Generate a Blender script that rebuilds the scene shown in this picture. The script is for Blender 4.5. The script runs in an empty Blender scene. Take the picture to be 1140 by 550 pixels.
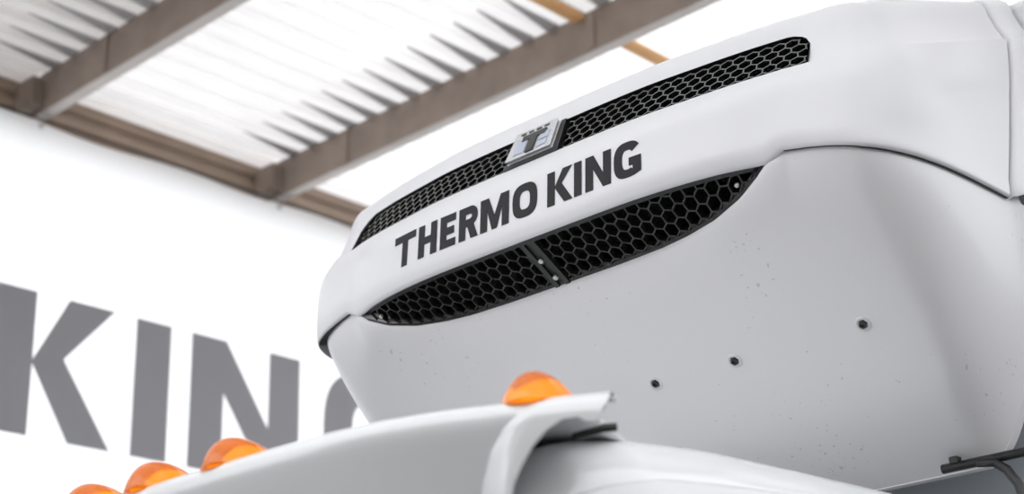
import bpy, bmesh, math, random
import numpy as np
from mathutils import Vector, Matrix

random.seed(4)
scn = bpy.context.scene
COL = scn.collection

# ------------------------------------------------------------------ camera
FPX = 1850.0
pit, rol, yaw = math.radians(21.75), math.radians(-1.75), math.radians(43.0)
fh = Vector((-math.sin(yaw), math.cos(yaw), 0)); rh = Vector((math.cos(yaw), math.sin(yaw), 0)); zz = Vector((0, 0, 1))
Fw = fh * math.cos(pit) + zz * math.sin(pit)
uu = -fh * math.sin(pit) + zz * math.cos(pit)
Rt = rh * math.cos(rol) + uu * math.sin(rol)
Up = -rh * math.sin(rol) + uu * math.cos(rol)
CAM = Vector((2.834, -3.157, 1.6))
cd = bpy.data.cameras.new('camera'); cam = bpy.data.objects.new('camera', cd); COL.objects.link(cam)
cd.sensor_fit = 'HORIZONTAL'; cd.sensor_width = 36.0; cd.lens = FPX / 1140.0 * 36.0
M = Matrix((Rt, Up, -Fw)).transposed().to_4x4(); M.translation = CAM
cam.matrix_world = M
cd.dof.use_dof = True; cd.dof.focus_distance = 4.35; cd.dof.aperture_fstop = 2.2
cd.clip_start = 0.05
scn.camera = cam

# ------------------------------------------------------------------ world, light, exposure
w = bpy.data.worlds.new('overcast'); scn.world = w; w.use_nodes = True
bg = w.node_tree.nodes['Background']
bg.inputs[0].default_value = (0.95, 0.97, 1.0, 1); bg.inputs[1].default_value = 2.2
scn.view_settings.view_transform = 'Standard'
scn.view_settings.look = 'None'
scn.view_settings.gamma = 1.0
scn.view_settings.use_curve_mapping = False
scn.view_settings.exposure = 0.24

# ------------------------------------------------------------------ helpers
def principled(name, col, rough=0.5, metal=0.0, coat=0.0, trans=0.0, ior=1.5, noise=0.0, nscale=8.0, bump=0.0, bscale=60.0, spec=None):
    m = bpy.data.materials.new(name); m.use_nodes = True
    nt = m.node_tree; b = nt.nodes['Principled BSDF']
    b.inputs['Base Color'].default_value = (*col, 1); b.inputs['Roughness'].default_value = rough
    b.inputs['Metallic'].default_value = metal; b.inputs['Coat Weight'].default_value = coat
    b.inputs['Coat Roughness'].default_value = 0.04
    b.inputs['Transmission Weight'].default_value = trans; b.inputs['IOR'].default_value = ior
    if spec is not None: b.inputs['Specular IOR Level'].default_value = spec
    tc = nt.nodes.new('ShaderNodeTexCoord')
    if noise:
        n = nt.nodes.new('ShaderNodeTexNoise'); n.inputs['Scale'].default_value = nscale; n.inputs['Detail'].default_value = 5
        nt.links.new(tc.outputs['Object'], n.inputs['Vector'])
        mx = nt.nodes.new('ShaderNodeMix'); mx.data_type = 'RGBA'
        mx.inputs[6].default_value = (*[c * (1 - noise) for c in col], 1)
        mx.inputs[7].default_value = (*[min(1, c * (1 + noise)) for c in col], 1)
        nt.links.new(n.outputs['Fac'], mx.inputs[0]); nt.links.new(mx.outputs[2], b.inputs['Base Color'])
    if bump:
        n2 = nt.nodes.new('ShaderNodeTexNoise'); n2.inputs['Scale'].default_value = bscale; n2.inputs['Detail'].default_value = 3
        nt.links.new(tc.outputs['Object'], n2.inputs['Vector'])
        bp = nt.nodes.new('ShaderNodeBump'); bp.inputs['Strength'].default_value = bump; bp.inputs['Distance'].default_value = 0.01
        nt.links.new(n2.outputs['Fac'], bp.inputs['Height']); nt.links.new(bp.outputs['Normal'], b.inputs['Normal'])
    return m

def specks(m, col=(0.12, 0.12, 0.11), scale=60.0, thr=0.70, amount=0.35):
    """small dirt marks on a painted surface"""
    nt = m.node_tree; b = nt.nodes['Principled BSDF']
    base = tuple(b.inputs['Base Color'].default_value)
    src = b.inputs['Base Color'].links[0].from_socket if b.inputs['Base Color'].links else None
    tc = nt.nodes.new('ShaderNodeTexCoord')
    a = nt.nodes.new('ShaderNodeTexNoise'); a.inputs['Scale'].default_value = scale; a.inputs['Detail'].default_value = 4
    c = nt.nodes.new('ShaderNodeTexNoise'); c.inputs['Scale'].default_value = 3.0
    nt.links.new(tc.outputs['Object'], a.inputs['Vector']); nt.links.new(tc.outputs['Object'], c.inputs['Vector'])
    mu = nt.nodes.new('ShaderNodeMath'); mu.operation = 'ADD'
    mul = nt.nodes.new('ShaderNodeMath'); mul.operation = 'MULTIPLY'; mul.inputs[1].default_value = 0.45
    nt.links.new(c.outputs['Fac'], mul.inputs[0])
    nt.links.new(a.outputs['Fac'], mu.inputs[0]); nt.links.new(mul.outputs[0], mu.inputs[1])
    r = nt.nodes.new('ShaderNodeMapRange'); r.inputs['From Min'].default_value = thr + 0.225; r.inputs['From Max'].default_value = thr + 0.265
    r.inputs['To Max'].default_value = amount
    nt.links.new(mu.outputs[0], r.inputs['Value'])
    mx = nt.nodes.new('ShaderNodeMix'); mx.data_type = 'RGBA'
    mx.inputs[6].default_value = base; mx.inputs[7].default_value = (*col, 1)
    if src: nt.links.new(src, mx.inputs[6])
    nt.links.new(r.outputs[0], mx.inputs[0]); nt.links.new(mx.outputs[2], b.inputs['Base Color'])

def translucent(name, col, tw, var=0.12):
    m = bpy.data.materials.new(name); m.use_nodes = True
    nt = m.node_tree; nt.nodes.clear()
    o = nt.nodes.new('ShaderNodeOutputMaterial'); mix = nt.nodes.new('ShaderNodeMixShader')
    d = nt.nodes.new('ShaderNodeBsdfDiffuse'); t = nt.nodes.new('ShaderNodeBsdfTranslucent')
    tc = nt.nodes.new('ShaderNodeTexCoord'); n = nt.nodes.new('ShaderNodeTexNoise'); n.inputs['Scale'].default_value = 1.3; n.inputs['Detail'].default_value = 4
    mx = nt.nodes.new('ShaderNodeMix'); mx.data_type = 'RGBA'
    mx.inputs[6].default_value = (*[c * (1 - var) for c in col], 1); mx.inputs[7].default_value = (*[min(1, c * (1 + var)) for c in col], 1)
    nt.links.new(tc.outputs['Object'], n.inputs['Vector']); nt.links.new(n.outputs['Fac'], mx.inputs[0])
    nt.links.new(mx.outputs[2], d.inputs['Color']); nt.links.new(mx.outputs[2], t.inputs['Color'])
    mix.inputs[0].default_value = tw
    nt.links.new(d.outputs[0], mix.inputs[1]); nt.links.new(t.outputs[0], mix.inputs[2]); nt.links.new(mix.outputs[0], o.inputs[0])
    return m

def mesh_obj(name, verts, faces, mat, parent=None, smooth=False):
    me = bpy.data.meshes.new(name)
    me.from_pydata([tuple(map(float, v)) for v in verts], [], faces); me.update()
    if smooth:
        for p in me.polygons: p.use_smooth = True
    me.materials.append(mat)
    o = bpy.data.objects.new(name, me); COL.objects.link(o)
    if parent: o.parent = parent
    return o

def tag(o, label=None, cat=None, group=None, kind=None):
    if label: o['label'] = label
    if cat: o['category'] = cat
    if group: o['group'] = group
    if kind: o['kind'] = kind
    return o

def empty(name, loc=(0, 0, 0)):
    o = bpy.data.objects.new(name, None); COL.objects.link(o); o.location = loc; o.empty_display_size = 0.1
    return o

class MB:
    def __init__(s): s.v = []; s.f = []
    def add(s, v, f):
        n = len(s.v); s.v += [tuple(map(float, q)) for q in v]; s.f += [tuple(i + n for i in q) for q in f]
    def box(s, x0, x1, y0, y1, z0, z1):
        v = [(x, y, z) for x in (x0, x1) for y in (y0, y1) for z in (z0, z1)]
        s.add(v, [(0, 1, 3, 2), (4, 6, 7, 5), (0, 4, 5, 1), (2, 3, 7, 6), (0, 2, 6, 4), (1, 5, 7, 3)])
    def prism(s, pts, d):
        """pts: list of 3D points (planar polygon), d: extrusion vector"""
        n = len(pts); d = np.array(d, float)
        v = [np.array(p, float) for p in pts] + [np.array(p, float) + d for p in pts]
        f = [tuple(range(n - 1, -1, -1)), tuple(range(n, 2 * n))] + [(i, (i + 1) % n, (i + 1) % n + n, i + n) for i in range(n)]
        s.add(v, f)
    def build(s, name, mat, parent=None, smooth=False): return mesh_obj(name, s.v, s.f, mat, parent, smooth)

def grid(rows, close=False):
    """rows: list of equal-length lists of points -> verts, quad faces"""
    n = len(rows[0]); v = [p for r in rows for p in r]; f = []
    for j in range(len(rows) - 1):
        for i in range(n - 1): f.append((j * n + i, j * n + i + 1, (j + 1) * n + i + 1, (j + 1) * n + i))
    return v, f

def tube(name, pts, r, mat, parent=None, n=10):
    pts = [Vector(p) for p in pts]; rows = []
    for i, p in enumerate(pts):
        t = (pts[min(i + 1, len(pts) - 1)] - pts[max(i - 1, 0)]).normalized()
        a = t.cross(Vector((0, 0, 1)));  a = a if a.length > 1e-3 else t.cross(Vector((1, 0, 0)))
        a.normalize(); b = t.cross(a)
        rows.append([p + (a * math.cos(q) + b * math.sin(q)) * r for q in [2 * math.pi * k / n for k in range(n + 1)]])
    v, f = grid(rows)
    f.append(tuple(range(n - 1, -1, -1))); k = (len(rows) - 1) * (n + 1); f.append(tuple(range(k, k + n)))
    return mesh_obj(name, v, f, mat, parent, True)

def bevel(o, w=0.004, seg=2):
    m = o.modifiers.new('bevel', 'BEVEL'); m.width = w; m.segments = seg; m.limit_method = 'ANGLE'; m.angle_limit = math.radians(35)
    return o

def cat_rom(pts, sub):
    """Catmull-Rom through pts (n x d), sub samples per segment; end tangents mirrored/extrapolated"""
    P = np.array(pts, float); out = []
    Q = np.vstack([2 * P[0] - P[1], P, 2 * P[-1] - P[-2]])
    for i in range(len(P) - 1):
        p0, p1, p2, p3 = Q[i:i + 4]
        for k in range(sub):
            t = k / sub
            out.append(0.5 * ((2 * p1) + (-p0 + p2) * t + (2 * p0 - 5 * p1 + 4 * p2 - p3) * t * t + (-p0 + 3 * p1 - 3 * p2 + p3) * t ** 3))
    out.append(P[-1]); return np.array(out)

def mirror_half(H):
    """H: right half (x>=0) samples from x=0; returns full row from left to right"""
    L = H[1:][::-1].copy(); L[:, 0] *= -1
    return np.vstack([L, H])

def lerp_tab(x, xs, ys): return np.interp(x, xs, ys)

# ------------------------------------------------------------------ materials
WHITE = principled('white_gelcoat', (0.795, 0.795, 0.82), 0.34, coat=0.15)
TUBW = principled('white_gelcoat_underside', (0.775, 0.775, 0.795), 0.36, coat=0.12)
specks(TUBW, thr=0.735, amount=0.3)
CABW = principled('cab_white_paint', (0.80, 0.815, 0.82), 0.22, coat=0.6)
BLACKP = principled('black_plastic', (0.010, 0.0105, 0.010), 0.35)
MESHP = principled('grille_plastic', (0.020, 0.021, 0.019), 0.38)
GLOSSG = principled('glossy_dark_mesh', (0.022, 0.025, 0.024), 0.16, coat=1.0)
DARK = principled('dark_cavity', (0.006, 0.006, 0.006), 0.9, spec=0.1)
INK = principled('black_vinyl_letter', (0.011, 0.010, 0.013), 0.5, spec=0.3, noise=0.25, nscale=40)
specks(INK, (0.55, 0.55, 0.57), 55.0, 0.70, 0.9)
SILVER = principled('silver_badge', (0.72, 0.74, 0.76), 0.18, metal=0.6)
BADGEB = principled('badge_blue_grey', (0.50, 0.56, 0.68), 0.12, coat=0.8)
STEEL = principled('bolt_steel', (0.55, 0.55, 0.53), 0.3, metal=1.0)
SCREW = principled('screw_dark', (0.06, 0.06, 0.055), 0.4, metal=0.6)
BOXP = principled('box_panel', (0.40, 0.43, 0.46), 0.4)
RUST = principled('brown_steel_paint', (0.31, 0.25, 0.21), 0.75, noise=0.3, nscale=5)
FLANGE = principled('bounce_lit_flange', (0.62, 0.575, 0.54), 0.7, noise=0.15, nscale=5)  # beam steel coloured paler underneath, for light bounced up from the floor
RIBSHADE = principled('rib_shade_grey', (0.42, 0.40, 0.40), 0.9)  # grey of the painted shade wedges in the roof ribs
WOOD = principled('orange_batten', (0.72, 0.40, 0.17), 0.7, noise=0.2, nscale=6)
CLAD = principled('brown_cladding', (0.36, 0.275, 0.215), 0.8, noise=0.2, nscale=4)
BLOCKB = principled('blocker_brown', (0.16, 0.13, 0.11), 0.8, noise=0.2, nscale=4)  # dark brown for the added walls that block light
BANNER = translucent('white_vinyl', (0.95, 0.95, 0.95), 0.82, 0.03)
BLET = principled('grey_print', (0.27, 0.265, 0.28), 0.5, noise=0.08, nscale=3)
FLOOR = principled('concrete', (0.13, 0.13, 0.132), 0.8, noise=0.15, nscale=3, bump=0.2)
ROOF1 = translucent('roof_sheet_grey', (0.74, 0.715, 0.695), 0.20)
ROOFM = translucent('roof_sheet_pale', (0.875, 0.855, 0.845), 0.34)
ROOF2 = translucent('roof_sheet_translucent', (0.90, 0.89, 0.885), 0.50)

# ------------------------------------------------------------------ the hall
mb = MB(); mb.box(-40, 40, -40, 40, -0.1, 0); tag(mb.build('floor', FLOOR), kind='structure', label='pale concrete floor of the hall')
mb = MB(); mb.box(-5.28, -5.22, -8, 14, 5.91, 6.3); wall = tag(mb.build('wall_left', CLAD), kind='structure', label='brown clad side wall behind the banner')
mb = MB(); mb.box(14.0, 14.2, -9, 20, 0, 6.3); tag(mb.build('light_block_right', BLOCKB), kind='structure', label='added dark wall out of view on the right, cutting side light')  # unseen wall, added to hold back light from the right
mb = MB(); mb.box(-5.6, 14, -9.2, -9.0, 0, 6.3); tag(mb.build('light_block_front', BLOCKB), kind='structure', label='added dark wall behind the viewer, cutting low front light')  # unseen wall, added to keep low front light off the belly
# ribs of the wall cladding under the eave
for z in (5.93, 6.03, 6.13):
    mb = MB(); mb.prism([(-5.22, -8, z), (-5.19, -8, z + 0.015), (-5.19, -8, z + 0.05), (-5.22, -8, z + 0.065)], (0, 22, 0))
    mb.build('cladding_rib', CLAD, wall)

BEAMY = [-4.0, -2.22, -0.46, 1.30, 3.07, 4.83, 6.6, 8.36, 10.1]
ceil = empty('ceiling', (0, 0, 6.2)); tag(ceil, kind='structure', label='corrugated sheet roof seen from below')
PITCH = 0.19
def sheet(y0, y1, mat):
    xs = []; x = -5.4
    prof = [(0.0, 0.0), (0.085, 0.0), (0.115, 0.06), (0.16, 0.06)]
    while x < 4.6:
        for dx, dz in prof: xs.append((x + dx, dz))
        x += PITCH
    rows = [[(a, y, 6.215 + b - 6.2) for a, b in xs] for y in (y0, y1)]
    v, f = grid(rows); o = mesh_obj('roof_sheet', v, f, mat, ceil)
    return o
for i in range(len(BEAMY) - 1):
    sheet(BEAMY[i] + 0.02, BEAMY[i + 1] + 0.02, ROOF2 if BEAMY[i + 1] < 0 else ROOF1 if BEAMY[i + 1] < 1.4 else ROOFM if BEAMY[i + 1] < 3.2 else ROOF2)  # unseen front bays made more translucent to add light from above

names = {3: 'brown steel roof beam crossing the top left corner above the banner',
         4: 'brown steel roof beam running behind the white refrigeration unit', 5: 'far roof beam over the back of the hall'}
for i, y in enumerate(BEAMY):
    if i < 3 or i > 5: continue
    b = empty('roof_beam', (0, y, 5.97))
    tag(b, names[i], 'beam', 'roof beams')
    def ch(name, x0, x1, y0, y1, z0, z1, mat):
        m = MB(); m.box(x0, x1, y0, y1, z0, z1); return m.build(name, mat, b)
    ch('web', -5.2, 4.7, 0, 0.012, 0, 0.245, RUST)
    ch('bottom_flange', -5.2, 4.7, 0.012, 0.085, 0, 0.010, FLANGE)
    ch('top_flange', -5.2, 4.7, 0.012, 0.085, 0.232, 0.243, RUST)
    for x in (-4.4, -2.35, -0.3, 1.8): ch('stiffener', x, x + 0.05, -0.012, 0.0, 0.01, 0.235, RUST)
    if i in (3, 4):  # grey wedges added as the shade in the rib hollows beside the beam
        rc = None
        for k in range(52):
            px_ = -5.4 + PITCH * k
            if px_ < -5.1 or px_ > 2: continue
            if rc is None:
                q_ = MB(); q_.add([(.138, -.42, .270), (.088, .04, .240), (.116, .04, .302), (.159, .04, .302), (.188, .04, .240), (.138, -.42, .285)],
                    [(0, 1, 4), (0, 5, 2, 1), (5, 3, 2), (0, 4, 3, 5), (1, 2, 3, 4)]); rc = q_.build('rib_shade', RIBSHADE, b); rc.location.x = px_
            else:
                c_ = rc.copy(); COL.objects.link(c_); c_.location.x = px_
    ch('end_bracket', -5.19, -5.0, -0.08, 0.0, 0.02, 0.2, RUST)
# orange timber battens lying over the beams
for k, x in enumerate((-2.40,)):
    m = MB(); m.box(x - 0.035, x + 0.035, 2.1, 3.06, 6.175, 6.21)
    tag(m.build('roof_batten', WOOD), 'short orange timber batten in front of the second roof beam', 'batten', 'timber battens')
    m = MB(); m.box(x - 0.035, x + 0.035, 3.16, 4.82, 6.175, 6.21)
    tag(m.build('roof_batten', WOOD), 'orange timber batten on the white roof above the upper grille', 'batten', 'timber battens')

# ------------------------------------------------------------------ lettering (polygons in a unit box, mapped to width x height)
def arc(cx, cy, rx, ry, a0, a1, n=14): return [(cx + rx * math.cos(math.radians(a0 + (a1 - a0) * i / n)), cy + ry * math.sin(math.radians(a0 + (a1 - a0) * i / n))) for i in range(n + 1)]
def sup(cx, cy, rx, ry, n=32, e=0.72, a0=0, a1=360):
    out = []
    for i in range(n + (0 if a1 - a0 == 360 else 1)):
        a = math.radians(a0 + (a1 - a0) * i / n); c, s = math.cos(a), math.sin(a)
        out.append((cx + rx * math.copysign(abs(c) ** e, c), cy + ry * math.copysign(abs(s) ** e, s)))
    return out
def glyph(ch, st, sv):
    """outline loops for a bold capital; st: stem width, sv: bar height, both as fractions of the box"""
    a, b = st, sv
    if ch == 'T': return [[(0, 1), (0, 1 - b), (.5 - a / 2, 1 - b), (.5 - a / 2, 0), (.5 + a / 2, 0), (.5 + a / 2, 1 - b), (1, 1 - b), (1, 1)]]
    if ch == 'H': return [[(0, 0), (a, 0), (a, .5 - b / 2), (1 - a, .5 - b / 2), (1 - a, 0), (1, 0), (1, 1), (1 - a, 1), (1 - a, .5 + b / 2), (a, .5 + b / 2), (a, 1), (0, 1)]]
    if ch == 'E': return [[(0, 0), (1, 0), (1, b), (a, b), (a, .5 - b / 2), (.9, .5 - b / 2), (.9, .5 + b / 2), (a, .5 + b / 2), (a, 1 - b), (1, 1 - b), (1, 1), (0, 1)]]
    if ch == 'R':
        out = [(0, 0), (a, 0), (a, .38), (.45, .38), (1 - a * 1.05, 0), (1, 0), (.78, .42)] + arc(.62, .7, .36, .3, -60, 90) + [(0, 1)]
        inn = [(a, .38 + b), (a, 1 - b)] + arc(.55, .69, .13, .31 - b, 90, -90)
        return [out, inn]
    if ch == 'M': return [[(0, 0), (a, 0), (a, .62), (.5 - a * .36, 0), (.5 + a * .36, 0), (1 - a, .62), (1 - a, 0), (1, 0), (1, 1), (1 - a * 1.2, 1), (.5, .42), (a * 1.2, 1), (0, 1)]]
    if ch == 'O': return [sup(.5, .5, .5, .51), sup(.5, .5, .5 - a, .51 - b)]
    if ch == 'K': return [[(0, 0), (a, 0), (a, .50), (1 - a * 1.12, 0), (1, 0), (.57, .57), (.98, 1), (1 - a * 1.3, 1), (a, .52), (a, 1), (0, 1)]]
    if ch == 'I': return [[(0, 0), (1, 0), (1, 1), (0, 1)]]
    if ch == 'N': return [[(0, 0), (a, 0), (a, .60), (1 - a * 1.02, 0), (1, 0), (1, 1), (1 - a, 1), (1 - a, .40), (a * 1.05, 1), (0, 1)]]
    if ch == 'G':
        o = sup(.5, .5, .5, .51, 30, .72, 38, 300)
        i = sup(.5, .5, .5 - a, .51 - b, 30, .72, 300, 40)
        return [o + [(.72, .0), (1, .08), (1, .54), (.55, .54), (.55, .54 - b), (1 - a, .54 - b), (1 - a, .2)] + i]
def text_mesh(ch, wd, ht, stem, bar, thick):
    cu = bpy.data.curves.new('tmp', 'CURVE'); cu.dimensions = '2D'; cu.fill_mode = 'BOTH'
    for loop in glyph(ch, min(1, stem / wd), bar / ht):
        sp = cu.splines.new('POLY'); sp.points.add(len(loop) - 1); sp.use_cyclic_u = True
        for p, (x, y) in zip(sp.points, loop): p.co = (x * wd, y * ht, 0, 1)
    cu.extrude = thick / 2
    t = bpy.data.objects.new('tmp', cu)
    COL.objects.link(t)
    dg = bpy.context.evaluated_depsgraph_get(); me = bpy.data.meshes.new_from_object(t.evaluated_get(dg))
    bpy.data.objects.remove(t); bpy.data.curves.remove(cu)
    me.materials.clear(); return me
def letter(ch, wd, ht, stem, bar, thick, mat, parent, origin, ax, ay):
    me = text_mesh(ch, wd, ht, stem, bar, thick); me.name = 'letter'; me.materials.append(mat)
    o = bpy.data.objects.new('letter', me); COL.objects.link(o)
    ax = Vector(ax).normalized(); ay = Vector(ay).normalized(); az = ax.cross(ay).normalized(); ay = az.cross(ax)
    m = Matrix((ax, ay, az)).transposed().to_4x4(); m.translation = Vector(origin) - parent.location
    o.parent = parent; o.matrix_basis = m
    return o

# ------------------------------------------------------------------ banner
ban = empty('banner', (-5.0, 0, 1.0))
tag(ban, 'large white banner with grey capital letters hung along the hall wall', 'banner')
ny, nz = 90, 30; rows = []
for j in range(nz + 1):
    r = []
    for i in range(ny + 1):
        y = -5.0 + 14.0 * i / ny; z = 0.0 + 4.9 * j / nz
        r.append((0.012 * math.sin(y * 2.1 + 0.3 * z) * (1 - 0.4 * j / nz) - 0.02, y, z + (0.012 * math.cos(y * 5.5) if j == nz else 0)))
    rows.append(r)
v, f = grid(rows); sh = mesh_obj('sheet', v, f, BANNER, ban, True)
ht = 0.825
for chx, y0, y1 in (('T', -3.02, -2.32), ('H', -2.24, -1.62), ('E', -1.50, -1.02), ('R', -0.92, -0.38), ('M', -0.28, 0.42), ('O', 0.44, 0.95),
                    ('K', 1.12, 1.885), ('I', 2.02, 2.262), ('N', 2.412, 3.24), ('G', 3.44, 4.17)):
    letter(chx, y1 - y0, ht, 0.242, 0.20, 0.004, BLET, ban, (-4.995, y0, 4.043), (0, 1, 0), (0, 0, 1))
for y in (-4.5, -2.7, -0.46, 1.30, 3.05, 4.8, 6.6, 8.4):
    m = MB(); m.prism([(0.0 + 0.018 * math.cos(q), y + 0.018 * math.sin(q), 4.86) for q in [k * math.pi / 6 for k in range(12)]], (0, 0, 0.02))
    m.build('eyelet', STEEL, ban)
bar = tube('banner_rope', [(-5.03, -5.0, 5.93), (-5.03, 9.0, 5.93)], 0.006, BLACKP)
tag(bar, 'thin dark cord the white banner hangs from', 'rope')

# ------------------------------------------------------------------ refrigeration unit
unit = empty('refrigeration_unit', (0, 0.66, 2.6))
tag(unit, 'white truck refrigeration unit with black honeycomb grilles and black lettering above the cab', 'refrigeration unit')
UO = np.array(unit.location)
def ub(name, verts, faces, mat, smooth=True, parent=None):
    return mesh_obj(name, [np.array(p, float) - UO for p in verts], faces, mat, parent or unit, smooth)

SUB = 6
Bk = [(0, -.082), (.2, -.081), (.383, -.077), (.545, -.060), (.662, -.035), (.75, -.004), (.803, -.001), (.873, .007), (.94, .018), (1.0, .045), (1.049, .12), (1.081, .23), (1.095, .38), (1.10, .575)]
Zk = [3.285] * 6 + [3.307, 3.295, 3.280, 3.265, 3.259, 3.255, 3.255, 3.255]
Ck = [(0, -.038, 3.534), (.2, -.036, 3.535), (.383, -.026, 3.538), (.545, -.003, 3.542), (.662, .016, 3.545), (.75, .034, 3.547), (.803, .046, 3.548), (.862, .062, 3.549),
      (.925, .070, 3.550), (.987, .098, 3.552), (1.043, .152, 3.560), (1.070, .24, 3.586), (1.083, .39, 3.642), (1.09, .72, 3.775)]
Bh = cat_rom(Bk, SUB); NH = len(Bh)
kk = np.arange(NH) / SUB
Zh = np.interp(kk, range(14), Zk)
Ch = cat_rom(Ck, SUB)
def nrm_out(H):
    """outward plan normals of a right-half row"""
    t = np.gradient(H[:, :2], axis=0); t[0] = (1, 0)
    t /= np.linalg.norm(t, axis=1)[:, None]
    return np.stack([t[:, 1], -t[:, 0]], 1)
Bn = nrm_out(Bh); Cn = nrm_out(Ch)
def row(plan, z): return np.column_stack([plan, z])
bevo = np.interp(kk, [0, 5, 7, 9, 13], [.014, .014, .007, .003, .002])
# front band: inner return, lower bevel, face up to the crease
rows = []
rows.append(row(Bh - Bn * 0.03, Zh + 0.05)); rows.append(row(Bh - Bn * 0.012, Zh + 0.003)); rows.append(row(Bh - Bn * 0.002, Zh))
for q in (0.25, 0.5, 0.75):
    rows.append(row(Bh + Bn * (bevo * math.sin(q * math.pi / 2))[:, None], Zh + 0.045 * q))
Eb = row(Bh + Bn * bevo[:, None], Zh + 0.050)
midq = np.interp(kk, [0, 5, 8, 13], [.12, .14, .5, .5])[:, None]     # the lettered face stands upright, then rolls back to the crease
Mh = np.column_stack([Eb[:, :2] + (Ch[:, :2] - Eb[:, :2]) * midq, Eb[:, 2] + (Ch[:, 2] - Eb[:, 2]) * .56])
for q in np.linspace(0, 1, 5)[:-1]: rows.append(Eb * (1 - q) + Mh * q)
for q in np.linspace(0, 1, 7): rows.append(Mh * (1 - q) + Ch * q + np.column_stack([Cn * (.008 * math.sin(q * math.pi)), np.zeros(NH)]) * np.clip((8 - kk) / 2, 0, 1)[:, None])
bw = np.interp(kk, [0, 6, 8.5, 10.5, 13], [0, 0, .020, .022, .010])       # the corners of the band are full and round
for j in range(6, len(rows)): rows[j] = rows[j] + np.column_stack([Cn * (bw * math.sin(math.pi * (j - 6) / (len(rows) - 7)))[:, None], np.zeros(NH)])
v, f = grid([list(mirror_half(r)) for r in rows]); band_rows = rows; band = ub('front_band', v, f, WHITE)

# black strip standing in for the shade inside the joint between band and tub
ks0 = 6 * SUB
for sx in (1, -1):
    sr = [row(Bh - Bn * o_, Zh + z_)[ks0:] * np.array((sx, 1, 1)) for o_, z_ in ((.004, .0005), (.013, .0), (.05, .002))]
    v, f = grid([list(r) for r in sr]); ub('joint_shade', v, f, BLACKP)

# upper shell from the crease to the roof, open where the upper grille sits
hsc = np.interp(kk, [0, 7, 9, 11, 13], [1, .98, .92, .85, .75])
def up_row(inset, up): return np.column_stack([Ch[:, :2] - Cn * (inset * hsc)[:, None], Ch[:, 2] + up * hsc])
tau = np.interp(kk, [0, 6.0, 6.35, 6.7, 6.9, 7.0, 8.0, 13], [1, 1, .97, .88, .76, .60, 1, 1])[:, None]
R1 = Ch + (up_row(.058, .118) - Ch) * tau
KE = 7 * SUB
shell_rows = [Ch, np.column_stack([Ch[:, :2] - Cn * .009, Ch[:, 2] + .003]), Ch * .5 + R1 * .5 - np.column_stack([Cn * .006, np.zeros(NH)]), R1, up_row(.064, .150), up_row(.078, .178), up_row(.105, .200), up_row(.16, .218), up_row(.26, .232)]
top = Ch.copy(); top[:, 0] *= .55; top[:, 1] = np.maximum(.5, top[:, 1] + .1); top[:, 2] = np.maximum(3.74, Ch[:, 2] + .08)
back = Ch.copy(); back[:, 0] *= .5; back[:, 1] = .85; back[:, 2] = 3.80
shell_rows += [top, back]
full = [mirror_half(r) for r in shell_rows]
v, f = grid([list(r) for r in full]); n = len(full[0]); c0 = NH - 1
faces = []
for q in f:
    i = min(q) % n; j = min(q) // n
    if j < 3 and c0 - KE <= i < c0 + KE: continue
    faces.append(q)
shell = ub('upper_shell', v, faces, WHITE); shell.data.set_sharp_from_angle(angle=math.radians(24))
# rear end plates that close shell and band at the sides
# recess walls around the upper grille opening
gc = [np.array(p) for p in mirror_half(Ch[:KE + 1])]; gt = [np.array(p) for p in mirror_half(R1[:KE + 1])]
def inward(P, i, rows_a, rows_b):
    t = rows_a[min(i + 1, len(rows_a) - 1)] - rows_a[max(i - 1, 0)]; u = rows_b[i] - rows_a[i]
    nn = np.cross(t, u); nn /= np.linalg.norm(nn); return P - nn * 1.0
nv = []
for i in range(len(gc)):
    t = gc[min(i + 1, len(gc) - 1)] - gc[max(i - 1, 0)]; u = gt[i] - gc[i]
    q = np.cross(t, u); nv.append(q / np.linalg.norm(q))
nv = np.array(nv)
if nv[len(nv) // 2][1] > 0: nv = -nv          # outward = towards -Y
loop = [gc[i] for i in range(len(gc))] + [gt[i] for i in range(len(gt) - 1, -1, -1)]
lin = [gc[i] - nv[i] * .035 for i in range(len(gc))] + [gt[i] - nv[i] * .035 for i in range(len(gt) - 1, -1, -1)]
m = len(loop); fs = [(i, (i + 1) % m, (i + 1) % m + m, i + m) for i in range(m)]
ub('grille_surround', loop + lin, fs, BLACKP, False)
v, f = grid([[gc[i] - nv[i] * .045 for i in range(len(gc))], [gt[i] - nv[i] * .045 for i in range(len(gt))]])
ub('grille_backing', v, f, DARK)

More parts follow.
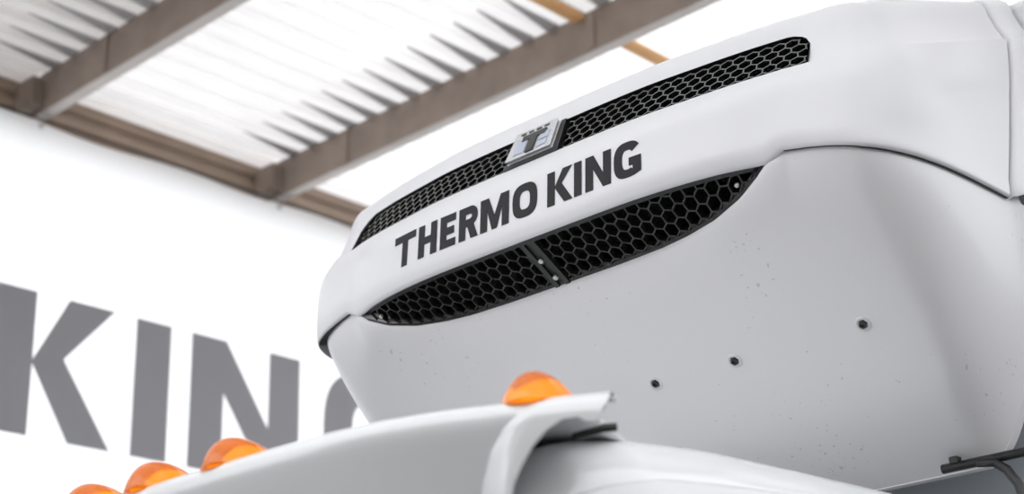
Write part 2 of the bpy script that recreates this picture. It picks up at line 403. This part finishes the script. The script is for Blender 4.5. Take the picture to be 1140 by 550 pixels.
# honeycomb builder on a ruled surface given by two edge polylines A (lower) and B (upper)
def honeycomb(name, A, Bq, pitch, wall, depth, recess, x0, x1, mat, flipn, stretch=1.0, margin=0.004):
    A = np.array(A); Bq = np.array(Bq)
    xsA = A[:, 0]
    def S(x, h):
        a = np.array([np.interp(x, xsA, A[:, k]) for k in range(3)]); b = np.array([np.interp(x, xsA, Bq[:, k]) for k in range(3)])
        H = np.linalg.norm(b - a); 
        return a + (b - a) * (h / max(H, 1e-5)), a, b, H
    def hh(x): return S(x, 0)[3]
    def frame(x, h):
        p = S(x, h)[0]; e = .003
        tx = S(x + e, h)[0] - S(x - e, h)[0]; a, b = S(x, h)[1:3]; ty = b - a
        tx /= np.linalg.norm(tx); ty /= np.linalg.norm(ty) + 1e-9
        nn = np.cross(tx, ty); nn /= np.linalg.norm(nn) + 1e-9
        if flipn: nn = -nn
        return p, tx, ty, nn
    mbx = MB(); R = pitch / math.sqrt(3); dy = R * 1.5 * stretch
    def inside(p): return x0 <= p[0] <= x1 and margin <= p[1] <= hh(p[0]) - margin
    def seg(p, q):
        N = 14; ok = [inside((p[0] + (q[0] - p[0]) * k / N, p[1] + (q[1] - p[1]) * k / N)) for k in range(N + 1)]
        ks = [k for k in range(N + 1) if ok[k]]
        if len(ks) < 2: return
        a = np.array(p) + (np.array(q) - np.array(p)) * ks[0] / N; b = np.array(p) + (np.array(q) - np.array(p)) * ks[-1] / N
        pa, tx, ty, na = frame(*a); pb, _, _, nb = frame(*b)
        d = pb - pa; L = np.linalg.norm(d)
        if L < 1e-4: return
        s = np.cross(d / L, na); s /= np.linalg.norm(s); s *= wall / 2
        pa = pa - na * recess; pb = pb - nb * recess
        V = [pa + s, pa - s, pb - s, pb + s, pa + s - na * depth, pa - s - na * depth, pb - s - nb * depth, pb + s - nb * depth]
        mbx.add(V, [(0, 1, 2, 3), (0, 3, 7, 4), (1, 5, 6, 2), (0, 4, 5, 1), (3, 2, 6, 7)])
    hmax = max(hh(x) for x in np.linspace(x0, x1, 30))
    j = -1
    while j * dy < hmax + dy:
        i = int((x0) / pitch) - 2
        while i * pitch < x1 + pitch:
            cx = i * pitch + (pitch / 2 if j % 2 else 0); cy = j * dy
            P = lambda k: (cx + R * math.sin(math.radians(60 * k)), cy + R * math.cos(math.radians(60 * k)) * stretch)
            for k in (0, 1, 2): seg(P(k), P(k + 1))
            i += 1
        j += 1
    return ub(name, mbx.v, mbx.f, mat, False)

A = np.array(gc); Bt = np.array(gt)
honeycomb('upper_grille', A, Bt, 0.037, 0.0040, 0.024, 0.005, -.855, -.095, GLOSSG, False, .80)
honeycomb('upper_grille', A, Bt, 0.037, 0.0040, 0.024, 0.005, .105, .855, GLOSSG, False, .80)

# badge between the two upper grilles
def SG(x, t, out):
    i = np.interp(x, A[:, 0], np.arange(len(A)))
    a = np.array([np.interp(i, np.arange(len(A)), A[:, k]) for k in range(3)]); b = np.array([np.interp(i, np.arange(len(A)), Bt[:, k]) for k in range(3)])
    nn = np.array([np.interp(i, np.arange(len(A)), nv[:, k]) for k in range(3)])
    return a + (b - a) * t + nn * out
def badge_plate(name, poly, o0, o1, mat, parent):
    n = len(poly); V = [SG(x, t, o1) for x, t in poly] + [SG(x, t, o0) for x, t in poly]
    F = [tuple(range(n)), tuple(range(2 * n - 1, n - 1, -1))] + [(i, (i + 1) % n, (i + 1) % n + n, i + n) for i in range(n)]
    return ub(name, V, F, mat, False, parent)
bdg = badge_plate('badge', [(-.098, .0), (.108, .0), (.098, 1.0), (-.088, 1.0)], -.03, .004, BLACKP, unit)
pl = [(-.085, .16), (.082, .16), (.076, .98), (-.079, .98)]
bevel(badge_plate('badge_plate', pl, .004, .016, SILVER, bdg), .003)
badge_plate('badge_panel', [(-.062, .26), (-.022, .26), (-.022, .70), (-.062, .70)], .0155, .018, BADGEB, bdg)
badge_plate('badge_panel', [(.026, .26), (.062, .26), (.062, .42), (.026, .42)], .0155, .018, BADGEB, bdg)
badge_plate('badge_panel', [(.026, .48), (.062, .48), (.062, .70), (.026, .70)], .0155, .018, BADGEB, bdg)
badge_plate('badge_letter', [(-.014, .22), (.016, .22), (.016, .64), (.046, .64), (.046, .80), (-.044, .80), (-.044, .64), (-.014, .64)], .0155, .0195, SCREW, bdg)
for x in (-.05, -.02, .01, .04): badge_plate('badge_mark', [(x - .009, .88), (x + .009, .88), (x + .009, .93), (x - .009, .93)], .0155, .0175, SCREW, bdg)

# lettering on the band
def band_pt(x, q, out=0.0):
    F0 = mirror_half(Eb); F1 = mirror_half(Mh)
    a = np.array([np.interp(x, F0[:, 0], F0[:, k]) for k in range(3)]); b = np.array([np.interp(x, F1[:, 0], F1[:, k]) for k in range(3)])
    return a + (b - a) * q + np.array((0, -1, .1)) * out
LW = [('T', -.512, -.412), ('H', -.398, -.318), ('E', -.303, -.240), ('R', -.226, -.150), ('M', -.140, -.030), ('O', -.016, .076), ('K', .113, .203), ('I', .2085, .2345), ('N', .248, .335), ('G', .345, .432)]
for chx, xa, xb in LW:
    pa = band_pt(xa, .075, .0012); pb = band_pt(xb, .075, .0012); u0 = band_pt((xa + xb) / 2, .075, .0012); u1 = band_pt((xa + xb) / 2, .97, .0012)
    o = letter(chx, xb - xa, np.linalg.norm(u1 - u0), .0265, .0235, .0012, INK, unit, Vector(pa), Vector(pb - pa), Vector(u1 - u0))

# lower grille
Ybx = [0, .2, .35, .45, .55, .65, .72, .75]; Yby = [.085, .085, .080, .068, .050, .025, .005, .001]; Ybz = [3.195, 3.195, 3.196, 3.199, 3.207, 3.228, 3.258, 3.283]
gx = np.linspace(-.748, .748, 101)
GF = np.array([(x, np.interp(abs(x), Bh[:, 0], Bh[:, 1]) + .020, 3.288) for x in gx])
GB = np.array([(x, np.interp(abs(x), Ybx, Yby) + .004, np.interp(abs(x), Ybx, Ybz) + .006) for x in gx])
honeycomb('lower_grille', GB, GF, 0.0395, 0.0045, 0.02, 0.004, -.745, -.028, MESHP, False, 1.08, .002)
honeycomb('lower_grille', GB, GF, 0.0395, 0.0045, 0.02, 0.004, .028, .745, MESHP, False, 1.08, .002)
up = np.array((0, .12, .10))
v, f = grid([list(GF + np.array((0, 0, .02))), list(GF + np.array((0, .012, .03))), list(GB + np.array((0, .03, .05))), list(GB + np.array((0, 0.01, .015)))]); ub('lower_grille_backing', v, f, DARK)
# black trim edge under the band, along the lower grille's top
mbx = MB()
for i in range(len(gx) - 1):
    a, b = GF[i], GF[i + 1]
    mbx.add([a + (0, -.010, .001), b + (0, -.010, .001), b + (0, .004, -.006), a + (0, .004, -.006)], [(0, 1, 2, 3)])
    a, b = GB[i], GB[i + 1]
    mbx.add([a + (0, -.010, .008), b + (0, -.010, .008), b + (0, .004, -.004), a + (0, .004, -.004)], [(0, 1, 2, 3)])
ub('lower_grille_trim', mbx.v, mbx.f, BLACKP)
# bracket with two bolts in the middle of the lower grille
c0a, c0b = GF[50], GB[50]; dd = c0b - c0a; nn = np.cross((1, 0, 0), dd); nn /= np.linalg.norm(nn); nn = nn if nn[2] < 0 else -nn
mbx = MB()
for xa, xb, o in ((-.028, -.012, .004), (-.012, .010, -.004), (.010, .026, .004)):
    mbx.prism([c0a + (xa, 0, 0) + nn * (o - .02), c0a + (xb, 0, 0) + nn * (o - .02), c0a + (xb, 0, 0) + nn * o, c0a + (xa, 0, 0) + nn * o], dd)
br = ub('grille_bracket', mbx.v, mbx.f, MESHP, False)
def disc_stack(prof, c, nrm, n=16):
    nrm = Vector(nrm).normalized(); a = nrm.orthogonal().normalized(); b = nrm.cross(a); c = Vector(c)
    rows = [[c + nrm * h + (a * math.cos(q) + b * math.sin(q)) * r for q in [2 * math.pi * k / n for k in range(n + 1)]] for r, h in prof]
    return grid(rows)
for t in (.42, .80):
    v, f = disc_stack([(.0085, -.006), (.0085, .003), (.006, .006), (.0001, .007)], c0a + dd * t + nn * .004 - np.array((.001, 0, 0)), nn); ub('bolt', v, f, STEEL, True, br)
for xs in (-.66, .66):
    i = int(np.argmin(abs(gx - xs))); p = GF[i] * .5 + GB[i] * .5
    v, f = disc_stack([(.0065, -.006), (.0065, .002), (.004, .005), (.0001, .0055)], p + nn * .002, nn); ub('bolt', v, f, STEEL, True)

# belly tub
zp = np.array([(-.10, 3.30), (.0, 3.243), (.085, 3.163), (.31, 2.932), (.45, 2.785), (.49, 2.748), (.66, 2.602)])
yy = np.linspace(-.1, .66, 200); zi = np.interp(yy, zp[:, 0], zp[:, 1]); ker = np.ones(11) / 11
zs = np.convolve(np.pad(zi, 5, mode='reflect', reflect_type='odd'), ker, 'valid')
zb = lambda y: np.interp(y, yy, zs)
Bk2 = Bk + [(1.10, .66)]
Th = cat_rom(Bk2, SUB); Tn = nrm_out(Th); kt = np.arange(len(Th)) / SUB
O = np.zeros((len(Th), 3)); I = np.zeros((len(Th), 2))
for i, k in enumerate(kt):
    x, y = Th[i]
    if k <= 5: O[i] = (x, np.interp(x, Ybx, Yby), np.interp(x, Ybx, Ybz))
    else:
        q = min(1, (k - 5)); p = Th[i] - Tn[i] * .012
        O[i] = np.array((x, y, 3.283)) * (1 - q) + np.array((p[0], p[1], np.interp(k, range(14), Zk) + .008)) * q
    xi = np.interp(k, [0, 5, 8, 14], [0, .52, .66, .70]) if k > 5 else x * .52 / .75
    I[i] = (xi, .66)
wr = np.interp(kt, [0, 4, 5, 6, 7, 8, 9, 12, 14], [.045, .045, .05, .07, .10, .15, .20, .24, .20])
rows = [O + np.array((0, 0, .035)) - np.column_stack([Tn * .008, np.zeros(len(Th))]) * 1.0]
NT = 44
for j in range(NT + 1):
    t = (j / NT) ** 1.8
    P = O[:, :2] * (1 - t) + I * t
    dist = np.linalg.norm(P - O[:, :2], axis=1); q = np.clip(dist / wr, 0, 1)
    g = np.sqrt(1 - (1 - q) ** 2)
    rows.append(np.column_stack([P, zb(P[:, 1]) + (O[:, 2] - zb(O[:, 1])) * (1 - g)]))
frows = [mirror_half(r) for r in rows]
for r in frows:                                    # the tub sits off-centre: a wider gap under the band on its far side
    wl = np.clip((-r[:, 0] - .78) / .16, 0, 1); r[:, 0] += .030 * wl * wl * (3 - 2 * wl); r[:, 2] -= .006 * wl
v, f = grid([list(r) for r in frows]); ub('belly_tub', v, f, TUBW)
# rear closing wall of the tub
edge = [r[-1] for r in rows[1:]]
poly = [(p[0],   .655, p[2] + .002) for p in edge]; poly = poly + [(-p[0] + (.03 if p[0] > .9 else 0), .655, p[2]) for p in poly[::-1]]
mbx = MB(); mbx.prism(poly, (0, .03, 0)); ub('rear_flange', mbx.v, mbx.f, TUBW, False)

# mounting screws set in shallow dimples on the belly
for x in (.125, .394, .79):
    y = .31; z = zb(y); sl = (zb(.48) - zb(.46)) / .02; nrm = Vector((0, sl, -1)).normalized()
    c = Vector((x, y, z))
    v, f = disc_stack([(.022, -.004), (.021, .003), (.016, .0035), (.014, .0005), (.0135, -.004)], c, nrm, 20); wsh = ub('screw_washer', v, f, TUBW, True)
    v, f = disc_stack([(.0135, -.002), (.0115, .002), (.011, .006), (.0065, .0065), (.005, .002), (.0001, .002)], c, nrm, 6); ub('screw', v, f, SCREW, False, wsh)

# side end frames that close the unit against the box
prof = [r[-1] for r in band_rows[2:]] + [r[-1] for r in shell_rows[1:9]]
for sx in (1, -1):
    rws = []
    for dx, dy in ((-.03, .012), (.004, .012), (.013, .024), (.013, .10), (.013, .30)):
        r = []
        for p in prof:
            y = min(p[1] + dy, .855); r.append((sx * (p[0] + dx), y, p[2] + (.006 if dx > 0 else -.01) + .42 * max(0, y - p[1] - .02)))
        rws.append(r)
    v, f = grid(rws); ub('end_frame', v, f, WHITE)

# ------------------------------------------------------------------ truck: cab, roof cap with lamps, box
truck = empty('truck', (0, 0, 0))
tag(truck, 'white truck with cargo box and cab roof cap carrying orange marker lamps', 'truck')
m = MB(); m.box(-1.25, 1.25, .87, 6.8, 1.1, 3.97); bevel(m.build('cargo_box', CABW, truck), .03, 3)
m = MB(); m.box(-1.05, 1.05, .855, .87, 2.3, 3.1); bevel(m.build('mounting_plate', BOXP, truck), .01)
tube('rail', [(.80, .60, 2.607), (1.0, .60, 2.607), (1.25, .60, 2.607)], .012, BLACKP, truck)
tube('rail', [(.90, .598, 2.604), (.945, .596, 2.596), (.975, .596, 2.572), (1.0, .596, 2.53), (1.015, .596, 2.46), (1.02, .596, 2.2)], .012, BLACKP, truck)
m = MB(); m.box(.825, .85, .588, .612, 2.612, 2.632); bevel(m.build('rail_clip', BLACKP, truck), .003)

# cab body (loft along Y)
cy = [-1.3, -1.05, -.94, -.925, -.908, -.862, -.738, -.491, -.2, .18, .9]
cz = [1.75, 2.16, 2.310, 2.362, 2.400, 2.427, 2.450, 2.464, 2.466, 2.472, 2.475]
hw = lambda y: np.interp(y, [-1.3, -1.1, -.95, -.87, -.74, -.49, -.2, .18], [.70, .76, .82, .865, .90, .93, .95, .96])
ys = np.linspace(-1.3, .45, 100); zt = np.interp(ys, cy, cz); zt = np.convolve(np.pad(zt, 2, mode='reflect', reflect_type='odd'), np.ones(5) / 5, 'valid')
rows = []
for y, z in zip(ys, zt):
    r = []; rad = .11; xs_ = hw(y)
    for q in np.linspace(0, 1, 6): r.append((q * (xs_ - rad), y, z + .012 * (1 - q * q)))
    for a in np.linspace(0, 90, 11)[1:]: r.append((xs_ - rad + rad * math.sin(math.radians(a)), y, z - rad + rad * math.cos(math.radians(a))))
    for dz in (.3, .7, 1.0): r.append((xs_ + .03 * dz, y, z - rad - dz))
    rows.append(list(mirror_half(np.array(r))))
v, f = grid(rows); n0 = len(rows[0]); f.append(tuple(range(n0 - 1, -1, -1))); f.append(tuple(range((len(rows) - 1) * n0, len(rows) * n0)))
mesh_obj('cab_body', v, f, CABW, truck, True)
# cab door, its rounded top edge a little proud of the body
dy_ = np.linspace(-.95, .3, 60)
dz_ = np.interp(dy_, [-.95, -.935, -.915, -.888, -.835, -.76, -.699, -.555, -.355, .2, .27, .3], [2.14, 2.23, 2.275, 2.303, 2.324, 2.340, 2.351, 2.361, 2.371, 2.38, 2.36, 2.30])
for sx in (1, -1):
    v, f = grid([[(sx * (hw(y) + .004 + .008 * min(1, q * 12)), y, 1.35 + (z - 1.35) * (1 - q)) for y, z in zip(dy_, dz_)] for q in (0, .01, .03, .08, .2, .5, 1)])
    o = mesh_obj('cab_door', v, f, CABW, truck, True)
    m = o.modifiers.new('thick', 'SOLIDIFY'); m.thickness = .014; m.offset = -1 if sx > 0 else 1

# roof cap
Kk = [(0, -1.18), (.318, -1.173), (.559, -1.153), (.713, -1.114), (.84, -1.056), (.932, -1.012), (1.017, -.964)]
Kh = cat_rom(Kk, 20); Kn = nrm_out(Kh); Kn = np.array([np.convolve(np.pad(Kn[:, k], 10, 'edge'), np.ones(21) / 21, 'valid') for k in range(2)]).T
Kn /= np.linalg.norm(Kn, axis=1)[:, None]
ks = np.arange(len(Kh)) / 20
dl = np.interp(ks, [0, 3.85, 4.0, 4.19, 4.37, 4.59, 4.86, 5.17, 5.47, 5.57, 5.78, 5.94, 6.0], [.34, .34, .21, .144, .112, .082, .058, .042, .040, .048, .052, .034, .012])
sc = lambda d: np.interp(d, [0, .008, .042, .080, .136, .40], [4.6, 4.53, 4.05, 3.80, 3.62, 3.40])
def off(d): return .022 * (1 - np.exp(-d / .012)) - .52 * np.maximum(0, d - .02)
rows = []
for ins, zz_ in ((.40, .0), (.2, .0), (.06, .0), (.025, .0), (.008, -.001)):
    ie = ins * (1 - .93 * np.clip((ks - 4.7) / .6, 0, 1)) if ins > .03 else np.full(len(Kh), ins * .9)
    P = np.column_stack([Kh[:, 0] * (1 - ie * .3), Kh[:, 1] + ie]) if ins > .03 else Kh - Kn * ie[:, None]
    rows.append(np.column_stack([P, np.full(len(Kh), 2.44 + zz_)]))
for q in np.linspace(0, 1, 26):
    d = dl * (q ** 1.4)
    rim = np.clip((ks - sc(d)) / .35, 0, 1) * .012
    P = Kh + Kn * (off(d) + rim * np.clip(d / .03, 0, 1) + np.clip((ks - sc(d)) / .5, 0, 1) * .34 * np.maximum(0, d - .02))[:, None]
    rows.append(np.column_stack([P, 2.44 - d]))
v, f = grid([list(mirror_half(r)) for r in rows]); cap = mesh_obj('roof_cap', v, f, CABW, truck, True)
m_ = cap.modifiers.new('thick', 'SOLIDIFY'); m_.thickness = .012; m_.offset = -1
for sx in (1, -1):
    tube('seal', [(sx * x, y, z) for x, y, z in ((.962, -.885, 2.413), (.945, -.905, 2.410), (.92, -.925, 2.402), (.90, -.935, 2.397))], .008, BLACKP, truck)
v, f = disc_stack([(.013, -.02), (.013, .004), (.009, .010), (.0001, .011)], (.561, -1.121, 2.336), (.25, -.8, -.5), 16); mesh_obj('washer_nozzle', v, f, BLACKP, cap, True)

# orange marker lamps
LENS = bpy.data.materials.new('orange_lens'); LENS.use_nodes = True
nt = LENS.node_tree; b = nt.nodes['Principled BSDF']
b.inputs['Base Color'].default_value = (1.0, .33, .004, 1); b.inputs['Roughness'].default_value = .03
b.inputs['Transmission Weight'].default_value = .95; b.inputs['IOR'].default_value = 1.45; b.inputs['Coat Weight'].default_value = .6; b.inputs['Coat Roughness'].default_value = .03
tr_ = nt.nodes.new('ShaderNodeBsdfTranslucent'); tr_.inputs[0].default_value = (1.0, .36, .008, 1)
mx_ = nt.nodes.new('ShaderNodeMixShader'); mx_.inputs[0].default_value = .28
nt.links.new(b.outputs[0], mx_.inputs[1]); nt.links.new(tr_.outputs[0], mx_.inputs[2]); nt.links.new(mx_.outputs[0], nt.nodes['Material Output'].inputs[0])
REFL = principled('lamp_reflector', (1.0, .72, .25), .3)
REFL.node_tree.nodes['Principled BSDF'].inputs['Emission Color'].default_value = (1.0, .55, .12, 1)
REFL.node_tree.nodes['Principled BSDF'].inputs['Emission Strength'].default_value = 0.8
LBASE = principled('lamp_base', (.75, .75, .75), .4)
def lamp_dome(L, Wd, Hh, z0, mat, name, parent):
    rows = []; NR, NA = 14, 28
    for j in range(NR + 1):
        r_ = max(1 - j / NR, .0005); h = (1 - r_ ** 2.2); row_ = []
        for a in range(NA + 1):
            th = 2 * math.pi * a / NA
            # apex sits towards the front, a tail runs rearwards
            row_.append((Wd / 2 * math.cos(th) * r_, L / 2 * math.sin(th) * r_ - L * .17 * h, z0 + Hh * h))
        rows.append(row_)
    v, f = grid(rows); f.append(tuple(range(NA - 1, -1, -1)))
    return mesh_obj(name, v, f, mat, parent, True)
lab = {0: 'leftmost marker lamp, cut by the lower edge of the picture', 1: 'middle lamp of the group of three', 2: 'rightmost lamp of the group of three', 3: 'lone marker lamp near the corner of the cab roof'}
for k, (x, y, rz) in enumerate(((-.355, -1.092, .03), (-.106, -1.096, 0), (.155, -1.09, -.03), (.85, -.957, -.42))):
    e = empty('marker_lamp', (x, y, 2.4405)); e.parent = truck; e.rotation_euler = (0, 0, -rz); e['label'] = lab[k]
    m = MB(); m.prism([(.055 * math.cos(q), .085 * math.sin(q), 0) for q in [i * math.pi / 12 for i in range(24)]], (0, 0, .004)); m.build('base', LBASE, e)
    lamp_dome(.235, .16, .074, .0005, LENS, 'lens', e)
    lamp_dome(.13, .08, .038, .005, REFL, 'reflector', e)
